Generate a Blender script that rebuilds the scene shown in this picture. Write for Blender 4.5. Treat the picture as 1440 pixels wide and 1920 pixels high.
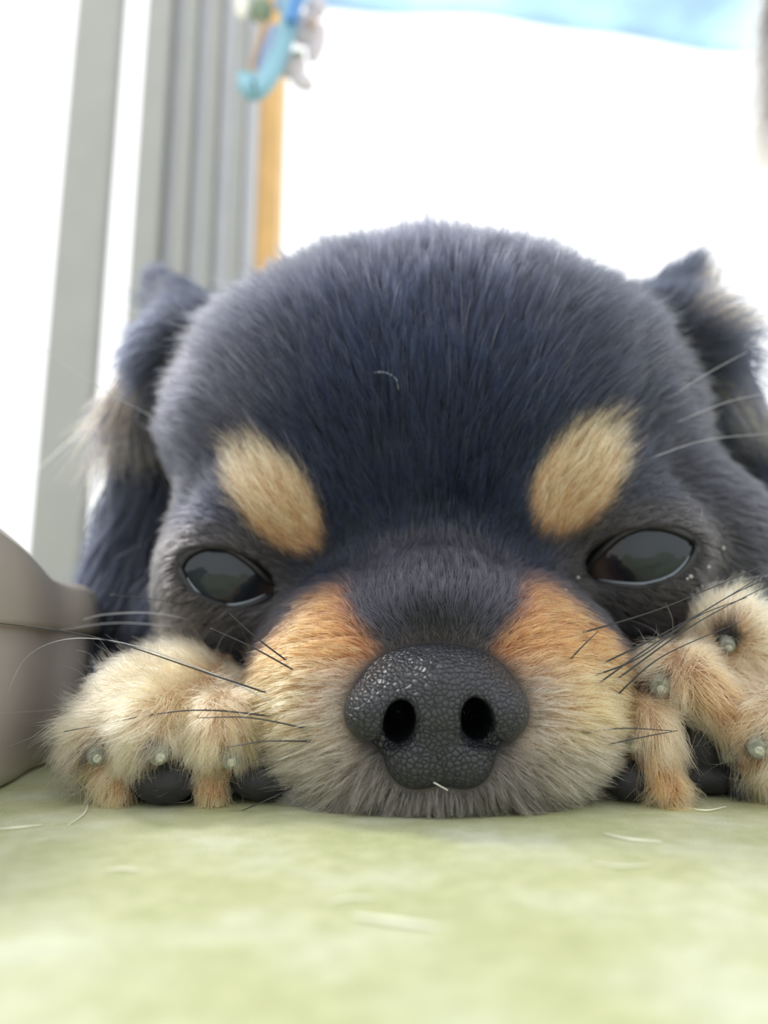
import bpy, math, random
import numpy as np
from mathutils import Vector

# ----------------------------------------------------------------------------
# camera, world, sun, exposure
# ----------------------------------------------------------------------------
S = 0.0075                      # one modelling unit (U) in metres
FPX = 1400.0                    # focal length in pixels of the 1440 x 1920 frame
PITCH = math.radians(10.6)      # the phone looks slightly up
CAM_H = 2.5                     # lens height above the floor, U
FOCUS = 12.4                    # U
APERTURE = 0.28                 # lens opening, U

scene = bpy.context.scene
for o in list(bpy.data.objects):
    bpy.data.objects.remove(o, do_unlink=True)
C = scene.collection

cam_data = bpy.data.cameras.new('camera')
cam_data.sensor_fit = 'VERTICAL'
cam_data.sensor_height = 36.0
cam_data.sensor_width = 36.0
cam_data.lens = FPX / 1920.0 * 36.0
cam_data.clip_start = 0.002
cam_data.clip_end = 100.0
cam_data.dof.use_dof = True
cam_data.dof.focus_distance = FOCUS * S
cam_data.dof.aperture_fstop = cam_data.lens / (APERTURE * S * 1000.0)
cam = bpy.data.objects.new('camera', cam_data)
C.objects.link(cam)
cam.location = (0, 0, CAM_H * S)
cam.rotation_euler = (math.pi / 2 + PITCH, 0, 0)
scene.camera = cam

world = bpy.data.worlds.new('overcast_sky')
scene.world = world
world.use_nodes = True
bg = world.node_tree.nodes['Background']
bg.inputs['Color'].default_value = (0.97, 0.985, 1.0, 1)
bg.inputs['Strength'].default_value = 1.6

sun_data = bpy.data.lights.new('hazy_sun', 'SUN')
sun_data.energy = 2.0
sun_data.angle = math.radians(12)
sun_data.color = (1.0, 0.97, 0.92)
sun = bpy.data.objects.new('hazy_sun', sun_data)
C.objects.link(sun)
SUN_DIR = Vector((-0.55, 0.42, 0.80)).normalized()       # towards the sun
sun.rotation_euler = SUN_DIR.to_track_quat('Z', 'Y').to_euler()

vs = scene.view_settings
vs.view_transform = 'Standard'
vs.look = 'None'
vs.exposure = 0.0
vs.gamma = 1.0
vs.use_curve_mapping = False

rng = np.random.default_rng(7)
random.seed(7)

# ----------------------------------------------------------------------------
# helpers
# ----------------------------------------------------------------------------
CP, SP = math.cos(PITCH), math.sin(PITCH)

def P(u, v, d):
    """point of the place that stands d units away and shows at (u, v) in the photograph"""
    c = (960.0 - v) / FPX
    y = CP - SP * c
    z = SP + CP * c
    return np.array([(u - 720.0) / FPX / y * d, d, z / y * d + CAM_H])

def project(p):
    x, y, z = p[..., 0], p[..., 1], p[..., 2] - CAM_H
    f = CP * y + SP * z
    up = -SP * y + CP * z
    return 720.0 + FPX * x / f, 960.0 - FPX * up / f

def px(n, d):
    return n * d / FPX

def tag(o, label=None, cat=None, group=None, kind=None):
    if label: o['label'] = label
    if cat: o['category'] = cat
    if group: o['group'] = group
    if kind: o['kind'] = kind
    return o

def link(name, data, parent=None, loc=None):
    o = bpy.data.objects.new(name, data)
    C.objects.link(o)
    if loc is not None: o.location = loc
    if parent is not None: o.parent = parent
    return o

def mesh_from(name, verts, faces, mat=None, smooth=True):
    """verts in U, world frame"""
    me = bpy.data.meshes.new(name)
    me.from_pydata([tuple(float(a) * S for a in v) for v in verts], [], [tuple(int(i) for i in f) for f in faces])
    me.update()
    if smooth:
        me.polygons.foreach_set('use_smooth', [True] * len(me.polygons))
    if mat: me.materials.append(mat)
    return me

def lin(r, g, b):
    f = lambda c: (c / 255 / 12.92) if c / 255 <= 0.04045 else ((c / 255 + 0.055) / 1.055) ** 2.4
    return np.array([f(r), f(g), f(b)])

class NT:
    def __init__(self, name):
        self.m = bpy.data.materials.new(name)
        self.m.use_nodes = True
        self.t = self.m.node_tree
        self.b = self.t.nodes['Principled BSDF']
        self.out = self.t.nodes['Material Output']
    def n(self, kind, **kw):
        x = self.t.nodes.new(kind)
        for k, v in kw.items():
            if hasattr(x, k): setattr(x, k, v)
            else: x.inputs[k.replace('_', ' ')].default_value = v
        return x
    def l(self, a, b): self.t.links.new(a, b)
    def set(self, **kw):
        for k, v in kw.items(): self.b.inputs[k.replace('_', ' ')].default_value = v
        return self

def ramp(nt, fac, stops):
    r = nt.n('ShaderNodeValToRGB')
    e = r.color_ramp.elements
    while len(e) < len(stops): e.new(0.5)
    for el, (p, c) in zip(e, stops):
        el.position = p
        el.color = (*c, 1) if len(c) == 3 else c
    nt.l(fac, r.inputs[0])
    return r

def simple_mat(name, col, rough=0.6, noise=0.0, scale=300, bump=0.0, **kw):
    nt = NT(name)
    nt.set(Roughness=rough, **kw)
    tc = nt.n('ShaderNodeTexCoord')
    nz = nt.n('ShaderNodeTexNoise'); nz.inputs['Scale'].default_value = scale; nz.inputs['Detail'].default_value = 5
    nt.l(tc.outputs['Object'], nz.inputs['Vector'])
    a = tuple(min(1, c * (1 - noise)) for c in col); b = tuple(min(1, c * (1 + noise)) for c in col)
    r = ramp(nt, nz.outputs['Fac'], [(0.3, a), (0.7, b)])
    nt.l(r.outputs['Color'], nt.b.inputs['Base Color'])
    if bump:
        bp = nt.n('ShaderNodeBump'); bp.inputs['Strength'].default_value = bump; bp.inputs['Distance'].default_value = 0.0004
        nt.l(nz.outputs['Fac'], bp.inputs['Height']); nt.l(bp.outputs['Normal'], nt.b.inputs['Normal'])
    return nt.m

# ---- signed distance toolkit ------------------------------------------------
def rotz_x(ax, ang):
    c, s = math.cos(ang), math.sin(ang)
    if ax == 'y': return np.array([[c, 0, s], [0, 1, 0], [-s, 0, c]])
    if ax == 'z': return np.array([[c, -s, 0], [s, c, 0], [0, 0, 1]])
    return np.array([[1, 0, 0], [0, c, -s], [0, s, c]])

class Ell:
    def __init__(self, c, r, k=0.5, rot=None, g=0, sub=False):
        self.c = np.array(c, float); self.r = np.array(r if hasattr(r, '__len__') else (r, r, r), float)
        self.k = k; self.rot = rot; self.g = g; self.sub = sub
    def box(self):
        m = self.r.max() if self.rot is not None else self.r
        return self.c - m, self.c + m
    def d(self, x, y, z):
        x = x - self.c[0]; y = y - self.c[1]; z = z - self.c[2]
        if self.rot is not None:
            R = self.rot
            x, y, z = (R[0, 0] * x + R[0, 1] * y + R[0, 2] * z, R[1, 0] * x + R[1, 1] * y + R[1, 2] * z, R[2, 0] * x + R[2, 1] * y + R[2, 2] * z)
        r = self.r
        k0 = np.sqrt((x / r[0]) ** 2 + (y / r[1]) ** 2 + (z / r[2]) ** 2)
        k1 = np.sqrt((x / r[0] ** 2) ** 2 + (y / r[1] ** 2) ** 2 + (z / r[2] ** 2) ** 2) + 1e-9
        return k0 * (k0 - 1.0) / k1

class Cap:
    """capsule with two radii"""
    def __init__(self, a, b, ra, rb, k=0.4, g=0, sub=False):
        self.a = np.array(a, float); self.b = np.array(b, float); self.ra = ra; self.rb = rb; self.k = k; self.g = g; self.sub = sub
    def box(self):
        m = max(self.ra, self.rb)
        return np.minimum(self.a, self.b) - m, np.maximum(self.a, self.b) + m
    def d(self, x, y, z):
        ab = self.b - self.a
        x = x - self.a[0]; y = y - self.a[1]; z = z - self.a[2]
        t = np.clip((x * ab[0] + y * ab[1] + z * ab[2]) / (ab @ ab), 0, 1)
        return np.sqrt((x - t * ab[0]) ** 2 + (y - t * ab[1]) ** 2 + (z - t * ab[2]) ** 2) - (self.ra + (self.rb - self.ra) * t)

def smin(a, b, k):
    h = np.clip(0.5 + 0.5 * (b - a) / k, 0, 1)
    return b + (a - b) * h - k * h * (1 - h)

def smax(a, b, k): return -smin(-a, -b, k)

def build_field(prims, gx, gy, gz, floor=None):
    D = np.full((len(gx), len(gy), len(gz)), 5.0, np.float32)
    for p in prims:
        lo, hi = p.box(); m = p.k + 1.6
        sl = []
        for g, a, b in zip((gx, gy, gz), lo - m, hi + m):
            sl.append(slice(int(np.searchsorted(g, a)), int(np.searchsorted(g, b))))
        sl = tuple(sl)
        if any(s.stop <= s.start for s in sl): continue
        X = gx[sl[0]][:, None, None]; Y = gy[sl[1]][None, :, None]; Z = gz[sl[2]][None, None, :]
        d = p.d(X, Y, Z).astype(np.float32)
        D[sl] = smax(D[sl], -d, p.k) if p.sub else smin(D[sl], d, p.k)
    if floor is not None:
        D = smax(D, np.broadcast_to((floor - gz).astype(np.float32)[None, None, :], D.shape), 0.15)
    return D

def surface_nets(D, gx, gy, gz):
    s = D < 0
    nx, ny, nz = D.shape
    c = np.zeros((nx - 1, ny - 1, nz - 1), np.int8)
    for i in (0, 1):
        for j in (0, 1):
            for k in (0, 1):
                c += s[i:nx - 1 + i, j:ny - 1 + j, k:nz - 1 + k]
    act = (c > 0) & (c < 8)
    I, J, K = np.nonzero(act)
    idx = np.full(act.shape, -1, np.int64); idx[I, J, K] = np.arange(len(I))
    acc = np.zeros((len(I), 3)); cnt = np.zeros(len(I))
    corners = [(i, j, k) for i in (0, 1) for j in (0, 1) for k in (0, 1)]
    G = (gx, gy, gz)
    base = (I, J, K)
    for a in corners:
        for ax in range(3):
            if a[ax]: continue
            b = list(a); b[ax] = 1
            da = D[I + a[0], J + a[1], K + a[2]]; db = D[I + b[0], J + b[1], K + b[2]]
            m = (da < 0) != (db < 0)
            t = np.where(m, da / np.where(m, da - db, 1), 0)
            pos = np.stack([G[q][base[q] + a[q]] for q in range(3)], 1).astype(float)
            q0 = G[ax][base[ax]]; q1 = G[ax][base[ax] + 1]
            pos[:, ax] = q0 + t * (q1 - q0)
            acc[m] += pos[m]; cnt[m] += 1
    V = acc / cnt[:, None]
    F = []
    for ax in range(3):
        o = [x for x in range(3) if x != ax]
        sl0 = [slice(1, -1)] * 3; sl0[ax] = slice(0, -1)
        sl1 = [slice(1, -1)] * 3; sl1[ax] = slice(1, None)
        a = s[tuple(sl0)]; b = s[tuple(sl1)]
        e = np.nonzero(a != b)
        e = list(e)
        for q in o: e[q] = e[q] + 1
        def cell(d0, d1):
            q = [e[0].copy(), e[1].copy(), e[2].copy()]
            q[o[0]] -= d0; q[o[1]] -= d1
            return idx[q[0], q[1], q[2]]
        f = np.stack([cell(1, 1), cell(0, 1), cell(0, 0), cell(1, 0)], 1)
        flip = ~s[tuple(sl0)][a != b]
        if ax == 1: flip = ~flip
        f[flip] = f[flip][:, ::-1]
        F.append(f)
    F = np.concatenate(F)
    F = F[(F >= 0).all(1)]
    return V, F

def relax(V, F, n=1, lam=0.5):
    E = np.concatenate([F[:, [0, 1]], F[:, [1, 2]], F[:, [2, 3]], F[:, [3, 0]]])
    for _ in range(n):
        acc = np.zeros_like(V); c = np.zeros(len(V))
        for a, b in ((0, 1), (1, 0)):
            for q in range(3): acc[:, q] += np.bincount(E[:, a], V[E[:, b], q], len(V))
            c += np.bincount(E[:, a], minlength=len(V))
        V = V + lam * (acc / np.maximum(c, 1)[:, None] - V)
    return V

def fast_mesh(name, V, F, mat):
    me = bpy.data.meshes.new(name)
    me.vertices.add(len(V)); me.vertices.foreach_set('co', (V * S).astype(np.float32).ravel())
    nl = F.shape[1]
    me.loops.add(F.size); me.loops.foreach_set('vertex_index', F.astype(np.int32).ravel())
    me.polygons.add(len(F)); me.polygons.foreach_set('loop_start', np.arange(0, F.size, nl, dtype=np.int32))
    me.update(calc_edges=True)
    me.polygons.foreach_set('use_smooth', np.ones(len(F), bool))
    me.validate()
    me.materials.append(mat)
    return me

def tube(pts, radii, sides=8, cap=True):
    """tapered tube through points (U)"""
    pts = [np.array(p, float) for p in pts]
    V, F = [], []
    ref = np.array([0.13, 0.21, 0.97])
    for i, p in enumerate(pts):
        t = pts[min(i + 1, len(pts) - 1)] - pts[max(i - 1, 0)]
        t = t / (np.linalg.norm(t) + 1e-12)
        a = np.cross(t, ref); a /= np.linalg.norm(a) + 1e-12
        b = np.cross(t, a)
        for s_ in range(sides):
            q = 2 * math.pi * s_ / sides
            V.append(p + radii[i] * (math.cos(q) * a + math.sin(q) * b))
    n = len(pts)
    for i in range(n - 1):
        for s_ in range(sides):
            F.append((i * sides + s_, i * sides + (s_ + 1) % sides, (i + 1) * sides + (s_ + 1) % sides, (i + 1) * sides + s_))
    if cap:
        F.append(tuple(range(sides))[::-1]); F.append(tuple((n - 1) * sides + s_ for s_ in range(sides)))
    return V, F

def bez(pts, n=24):
    """smooth curve through control points (Catmull-Rom)"""
    pts = [np.array(p, float) for p in pts]
    q = [2 * pts[0] - pts[1]] + pts + [2 * pts[-1] - pts[-2]]
    out = []
    m = len(pts) - 1
    for i in range(n + 1):
        t = i / n * m; k = min(int(t), m - 1); t -= k
        a, b, c, d = q[k], q[k + 1], q[k + 2], q[k + 3]
        out.append(0.5 * (2 * b + (c - a) * t + (2 * a - 5 * b + 4 * c - d) * t * t + (3 * b - a - 3 * c + d) * t ** 3))
    return out

# ----------------------------------------------------------------------------
# the setting: floor, window frame, post
# ----------------------------------------------------------------------------
def floor_material():
    nt = NT('green_vinyl')
    tc = nt.n('ShaderNodeTexCoord')
    big = nt.n('ShaderNodeTexNoise'); big.inputs['Scale'].default_value = 70; big.inputs['Detail'].default_value = 3
    mid = nt.n('ShaderNodeTexNoise'); mid.inputs['Scale'].default_value = 420; mid.inputs['Detail'].default_value = 4
    fine = nt.n('ShaderNodeTexNoise'); fine.inputs['Scale'].default_value = 4200; fine.inputs['Detail'].default_value = 3
    for x in (big, mid, fine): nt.l(tc.outputs['Object'], x.inputs['Vector'])
    r1 = ramp(nt, big.outputs['Fac'], [(0.30, lin(182, 186, 140)), (0.50, lin(194, 197, 159)), (0.70, lin(211, 214, 192))])
    r2 = ramp(nt, mid.outputs['Fac'], [(0.35, (0.84, 0.85, 0.80)), (0.7, (1, 1, 1))])
    r3 = ramp(nt, fine.outputs['Fac'], [(0.35, (0.72, 0.74, 0.68)), (0.62, (1, 1, 1))])
    m1 = nt.n('ShaderNodeMix', data_type='RGBA', blend_type='MULTIPLY'); m1.inputs[0].default_value = 1
    nt.l(r1.outputs[0], m1.inputs[6]); nt.l(r2.outputs[0], m1.inputs[7])
    m2 = nt.n('ShaderNodeMix', data_type='RGBA', blend_type='MULTIPLY'); m2.inputs[0].default_value = 0.8
    nt.l(m1.outputs[2], m2.inputs[6]); nt.l(r3.outputs[0], m2.inputs[7])
    nt.l(m2.outputs[2], nt.b.inputs['Base Color'])
    bp = nt.n('ShaderNodeBump'); bp.inputs['Strength'].default_value = 0.5; bp.inputs['Distance'].default_value = 0.0001
    nt.l(fine.outputs['Fac'], bp.inputs['Height']); nt.l(bp.outputs[0], nt.b.inputs['Normal'])
    nt.set(Roughness=0.55)
    return nt.m

def box_mesh(name, x0, x1, y0, y1, z0, z1, mat, bev=0.0):
    import bmesh
    bm = bmesh.new()
    vs_ = [bm.verts.new((x * S, y * S, z * S)) for x in (x0, x1) for y in (y0, y1) for z in (z0, z1)]
    for f in ((0, 1, 3, 2), (4, 6, 7, 5), (0, 4, 5, 1), (2, 3, 7, 6), (0, 2, 6, 4), (1, 5, 7, 3)):
        bm.faces.new([vs_[i] for i in f])
    bmesh.ops.recalc_face_normals(bm, faces=bm.faces)
    if bev:
        bmesh.ops.bevel(bm, geom=list(bm.edges), offset=bev * S, segments=3, affect='EDGES', profile=0.6)
    me = bpy.data.meshes.new(name); bm.to_mesh(me); bm.free()
    me.materials.append(mat)
    return me

floor = link('floor', box_mesh('floor', -90, 90, -60, 62, -3, 0, floor_material()))
tag(floor, 'pale green vinyl floor under the dog', kind='structure')

grey_alu = simple_mat('grey_painted_aluminium', lin(160, 161, 158), 0.45, 0.03, 60)
pale_alu = simple_mat('pale_painted_aluminium', lin(196, 197, 204), 0.45, 0.03, 60)
wood_orange = simple_mat('varnished_orange_wood', lin(216, 174, 112), 0.5, 0.10, 90)

# sliding window: an open sash stile at the side, then the fluted jamb
DW = 44.0
def xat(u, v, d): return P(u, v, d)[0]
window = link('window_1', None, loc=(P(160, 900, DW)[0] * S, DW * S, 0))
tag(window, 'grey aluminium sliding window frame behind the dog', kind='structure')
def wpart(name, x0, x1, y0, y1, z0, z1, mat, bev=0.25):
    o = link(name, box_mesh(name, x0, x1, y0, y1, z0, z1, mat, bev), window)
    o.matrix_parent_inverse = window.matrix_world.inverted() if False else o.matrix_parent_inverse
    o.location = tuple(-a for a in window.location)
    return o
TOP = 95.0
wpart('sash_stile', xat(62, 900, DW), xat(160, 900, DW), DW, DW + 1.2, 0, TOP, grey_alu, 0.4)
flutes = [(243, 292, 0.0, grey_alu), (292, 318, 1.2, pale_alu), (318, 341, 0.4, grey_alu), (341, 368, 1.4, pale_alu),
          (368, 386, 0.8, grey_alu), (386, 420, 1.8, pale_alu), (420, 436, 1.2, grey_alu), (436, 462, 2.2, pale_alu)]
for a, b, dy, m in flutes:
    wpart('jamb_strip', xat(a, 480, DW), xat(b, 480, DW), DW + dy, DW + 5, 0, TOP, m, 0.18)
wpart('sill', -50, xat(462, 480, DW), DW - 1.5, DW + 6, 0, 1.2, pale_alu, 0.3)

post = link('trim_1', box_mesh('trim_1', xat(460, 350, 47), xat(521, 350, 47), 47, 50, 0, 100, wood_orange, 0.2))
tag(post, 'varnished orange wooden post beside the window frame', kind='structure')

# low cream plastic tub at the side: rim band above a set-back wall
tub_mat = simple_mat('cream_plastic', lin(172, 165, 157), 0.30, 0.04, 80)
def make_tub():
    root = link('plastic_tub', None)
    A = P(-260, 1640, 10.4); B = P(0, 1496, 14.4); D_ = P(72, 1452, 16.9)
    # plan: a circle through the three floor contacts, rounded far end
    pts = bez([A[:2], B[:2], D_[:2], D_[:2] + np.array([0.15, 1.8]), D_[:2] + np.array([-1.2, 4.2]), D_[:2] + np.array([-6, 5.5]),
               np.array([-17, 20]), np.array([-17, 10.5]), A[:2] + np.array([-3.5, -0.6])], 96)
    pts = np.array(pts)[:-3]
    cen = pts.mean(0)
    out = pts - cen; out /= np.linalg.norm(out, axis=1)[:, None]
    def ringed(profile):
        V, F = [], []
        n, m = len(pts), len(profile)
        for i in range(n):
            for off, z in profile:
                # the rim dips towards the far end
                dip = 0.62 * float(np.clip((pts[i, 1] - 13.6) / 4.0, -0.5, 1.0))
                zz = z - dip * min(1.0, max(0.0, (z - 3.2) / 0.9)) if z > 3.2 else z
                V.append((pts[i, 0] + out[i, 0] * off, pts[i, 1] + out[i, 1] * off, zz))
        for i in range(n):
            j = (i + 1) % n
            for k in range(m - 1):
                F.append((i * m + k, j * m + k, j * m + k + 1, i * m + k + 1))
        return V, F
    V, F = ringed([(-0.25, 0.0), (-0.05, 0.06), (0.0, 0.25), (0.02, 3.05), (-0.3, 3.2), (-0.35, 0.5)])
    wall = link('tub_wall', mesh_from('tub_wall', V, F, tub_mat), root)
    V, F = ringed([(-0.1, 2.95), (0.16, 2.98), (0.2, 3.1), (0.16, 4.1), (0.06, 4.55), (-0.15, 4.72), (-0.4, 4.6), (-0.5, 4.2), (-0.5, 3.2)])
    rim = link('rim', mesh_from('rim', V, F, tub_mat), root)
    V, F = ringed([(-0.28, 0.4)])
    n = len(V)
    V.append((cen[0], cen[1], 0.4))
    base = link('tub_base', mesh_from('tub_base', V, [(i, (i + 1) % n, n) for i in range(n)], tub_mat), root)
    tag(root, 'low cream plastic tub with thick rounded rim beside the tan paw', 'tub')
    return root
make_tub()

# ----------------------------------------------------------------------------
# the dog: one continuous body
# ----------------------------------------------------------------------------
HEAD, MUZ, EAR_L, EAR_R, PAW_L, PAW_R, BODY = range(7)

EYE_L = dict(c=P(430, 1083, 16.25), r=1.32, uv=(427, 1083), ax=(92, 47), ang=math.radians(17))
EYE_R = dict(c=P(1200, 1046, 16.25), r=1.42, uv=(1201, 1045), ax=(106, 50), ang=math.radians(-11))

prims = [
    Ell(P(806, 830, 19.5), (6.85, 5.6, 4.9), g=HEAD),
    Ell(P(812, 1020, 18.7), (5.55, 3.9, 3.7), 1.2, g=HEAD),
    Ell(P(480, 1095, 18.3), (2.3, 2.7, 2.7), 1.0, g=HEAD),
    Ell(P(1240, 1060, 18.6), (2.7, 2.8, 2.9), 1.0, g=HEAD),
    Ell(P(815, 1165, 14.8), (1.7, 2.5, 1.35), 1.0, g=MUZ),
    Ell(P(645, 1335, 14.0), (1.55, 1.9, 1.55), 1.3, g=MUZ),
    Ell(P(1000, 1330, 14.0), (1.55, 1.9, 1.55), 1.3, g=MUZ),
    Ell(P(640, 1230, 15.2), (1.5, 1.7, 1.2), 1.2, g=MUZ),
    Ell(P(1000, 1222, 15.2), (1.5, 1.7, 1.2), 1.2, g=MUZ),
    Ell(P(820, 1425, 13.2), (1.9, 1.35, 1.1), 0.7, g=MUZ),
    Ell(P(817, 1315, 13.3), (1.25, 1.2, 0.95), 0.5, g=MUZ),
    Ell(P(520, 955, 15.9), (1.35, 1.0, 1.0), 0.9, g=HEAD),
    Ell(P(1082, 915, 15.9), (1.35, 1.0, 1.0), 0.9, g=HEAD),
    Ell(EYE_L['c'], EYE_L['r'] + 0.12, 0.6, g=HEAD),
    Ell(EYE_R['c'], EYE_R['r'] + 0.12, 0.6, g=HEAD),
    # ears
    Cap(P(385, 665, 20.5), P(302, 535, 22.0), 1.5, 0.35, 0.7, g=EAR_L),
    Cap(P(350, 700, 20.8), P(262, 780, 22.0), 1.5, 0.8, 0.9, g=EAR_L),
    Cap(P(1235, 640, 20.2), P(1295, 515, 21.6), 1.5, 0.35, 0.7, g=EAR_R),
    Cap(P(1285, 690, 20.4), P(1350, 770, 21.6), 1.5, 0.8, 0.9, g=EAR_R),
    # ruff of the neck behind the cheeks
    Cap(P(300, 860, 22.5), P(262, 1090, 22.5), 1.2, 1.3, 1.0, g=BODY),
    Cap(P(1390, 850, 22.5), P(1440, 1080, 22.5), 1.2, 1.3, 1.0, g=BODY),
    # neck, shoulders, trunk
    Ell((1.4, 25.5, 4.6), (7.0, 6.0, 4.6), 1.5, g=BODY),
    Ell((-5.2, 25.0, 3.2), (4.0, 4.6, 3.3), 1.2, g=BODY),
    Ell((8.6, 25.0, 3.2), (4.0, 4.6, 3.3), 1.2, g=BODY),
    Ell((1.8, 37.0, 5.6), (8.0, 12.5, 5.6), 2.0, g=BODY),
    # paw beside the tub
    Ell(P(325, 1340, 14.8), (1.55, 1.8, 0.95), 0.5, g=PAW_L),
    Ell(P(205, 1385, 13.7), (0.55, 0.85, 0.60), 0.25, g=PAW_L),
    Ell(P(300, 1368, 13.2), (0.58, 0.95, 0.66), 0.2, g=PAW_L),
    Ell(P(422, 1370, 13.3), (0.60, 0.95, 0.66), 0.2, g=PAW_L),
    Cap(P(212, 1420, 13.3), P(224, 1508, 13.0), 0.42, 0.22, 0.2, g=PAW_L),
    Cap(P(385, 1420, 13.3), P(398, 1498, 13.0), 0.48, 0.26, 0.2, g=PAW_L),
    Ell(P(330, 1470, 14.4), (1.4, 0.8, 0.5), 0.3, g=PAW_L),
    Cap(P(330, 1350, 15.2), (-4.6, 22.0, 2.2), 1.15, 1.6, 0.6, g=PAW_L),
    # paw turned on its side with the pads showing
    Ell(P(1330, 1330, 15.2), (1.25, 1.3, 1.35), 0.4, g=PAW_R),
    Ell(P(1205, 1375, 13.6), (0.50, 0.85, 0.70), 0.22, g=PAW_R),
    Cap(P(1215, 1400, 13.4), P(1258, 1490, 12.9), 0.42, 0.22, 0.15, g=PAW_R),
    Ell(P(1262, 1272, 13.9), (0.62, 0.85, 0.62), 0.22, g=PAW_R),
    Cap(P(1290, 1270, 13.6), P(1388, 1372, 13.3), 0.46, 0.30, 0.18, g=PAW_R),
    Ell(P(1375, 1195, 15.0), (0.72, 0.9, 0.78), 0.25, g=PAW_R),
    Cap(P(1400, 1215, 14.8), P(1452, 1310, 14.4), 0.42, 0.32, 0.2, g=PAW_R),
    Ell(P(1448, 1390, 13.3), (0.74, 0.9, 0.85), 0.2, g=PAW_R),
    Ell(P(1330, 1450, 14.6), (1.7, 0.9, 0.6), 0.3, g=PAW_R),
    Cap(P(1345, 1310, 15.8), (9.0, 22.5, 2.8), 1.25, 1.6, 0.6, g=PAW_R),
]

class EyeCarve:
    """almond opening, a tapering elliptical cut along the eye's own axis"""
    def __init__(self, e):
        self.e = e; self.k = 0.06; self.sub = True; self.g = HEAD
    def box(self):
        c = self.e['c']; return c - 1.6, c + np.array([1.6, 0.3, 1.6])
    def d(self, x, y, z):
        e = self.e
        X, Y, Z = np.broadcast_arrays(x, y, z)
        u, v = project(np.stack([X, Y, Z], -1))
        a = e['ang']
        du, dv = u - e['uv'][0], v - e['uv'][1]
        p = (du * math.cos(a) + dv * math.sin(a)) / e['ax'][0]
        q = (-du * math.sin(a) + dv * math.cos(a)) / e['ax'][1]
        k0 = np.sqrt(p * p + q * q)
        d = (k0 - 1) * e['ax'][1] * 15.5 / FPX
        return np.maximum(d, Y - e['c'][1])

h = 0.10
gx = np.arange(-11.5, 14.5, h).astype(np.float32)
gy = np.concatenate([np.arange(11.0, 17.5, h), 17.5 + np.cumsum(np.minimum(0.10 * 1.035 ** np.arange(1, 90), 0.45))]).astype(np.float32)
gy = gy[gy < 51]
gz = np.concatenate([np.arange(-0.15, 7.0, h), np.arange(7.0, 15.5, 0.14)]).astype(np.float32)
FLOOR_GAP = 0.04
nostril_wells = [Ell(P(748, 1350, 12.4), (0.42, 1.3, 0.5), 0.1, sub=True), Ell(P(890, 1346, 12.4), (0.42, 1.3, 0.5), 0.1, sub=True)]
D = build_field(prims + [EyeCarve(EYE_L), EyeCarve(EYE_R)] + nostril_wells, gx, gy, gz, FLOOR_GAP)
BV, BF = surface_nets(D, gx, gy, gz)
BV = relax(BV, BF, 1, 0.4)
BV[:, 2] = np.maximum(BV[:, 2], 0.01)

def field_at(p):
    """trilinear sample of the body's field"""
    out = []
    idx, fr = [], []
    for g, q in zip((gx, gy, gz), range(3)):
        i = np.clip(np.searchsorted(g, p[:, q]) - 1, 0, len(g) - 2)
        idx.append(i); fr.append(np.clip((p[:, q] - g[i]) / (g[i + 1] - g[i]), 0, 1))
    r = 0
    for a in (0, 1):
        for b in (0, 1):
            for c in (0, 1):
                w = (fr[0] if a else 1 - fr[0]) * (fr[1] if b else 1 - fr[1]) * (fr[2] if c else 1 - fr[2])
                r = r + w * D[idx[0] + a, idx[1] + b, idx[2] + c]
    return r

def surf(u, v, off=0.0):
    """where the line of sight at (u, v) meets the dog's skin"""
    ds = np.linspace(11.05, 30, 1200)
    pts = np.array([P(u, v, d) for d in ds])
    f = field_at(pts)
    i = np.argmax(f < 0)
    if f[i] >= 0: i = 300
    return pts[i] + np.array([0, -off, 0])

# group and colour of each point of the skin
def groups_of(p):
    best = np.full(len(p), 1e9); g = np.zeros(len(p), int)
    for pr in prims:
        d = pr.d(p[:, 0], p[:, 1], p[:, 2])
        m = d < best; best[m] = d[m]; g[m] = pr.g
    return g

BLACK = np.array([0.007, 0.009, 0.017])
HAZE_NAVY = np.array([0.0026, 0.0060, 0.021])
TEMPLE_SHEEN = np.array([0.013, 0.0135, 0.020])
LIT_GREY = np.array([0.16, 0.15, 0.15])
TAN = lin(255, 198, 142)
RUST = lin(218, 134, 74)
GOLD = lin(244, 182, 118)
CREAM = lin(228, 204, 178)
GREYC = lin(180, 170, 163)
PALE = lin(246, 198, 148)
BROWN = lin(120, 84, 60)

def sm(x, a, b):
    t = np.clip((x - a) / (b - a), 0, 1)
    return t * t * (3 - 2 * t)

def ellm(u, v, cu, cv, a, b, ang=0.0, soft=0.15):
    an = math.radians(ang)
    du, dv = u - cu, v - cv
    p = (du * math.cos(an) + dv * math.sin(an)) / a
    q = (-du * math.sin(an) + dv * math.cos(an)) / b
    r = np.sqrt(p * p + q * q)
    return 1 - sm(r, 1 - soft, 1 + soft)

def mix(col, new, m):
    return col * (1 - m[:, None]) + np.asarray(new) * m[:, None]

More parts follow.
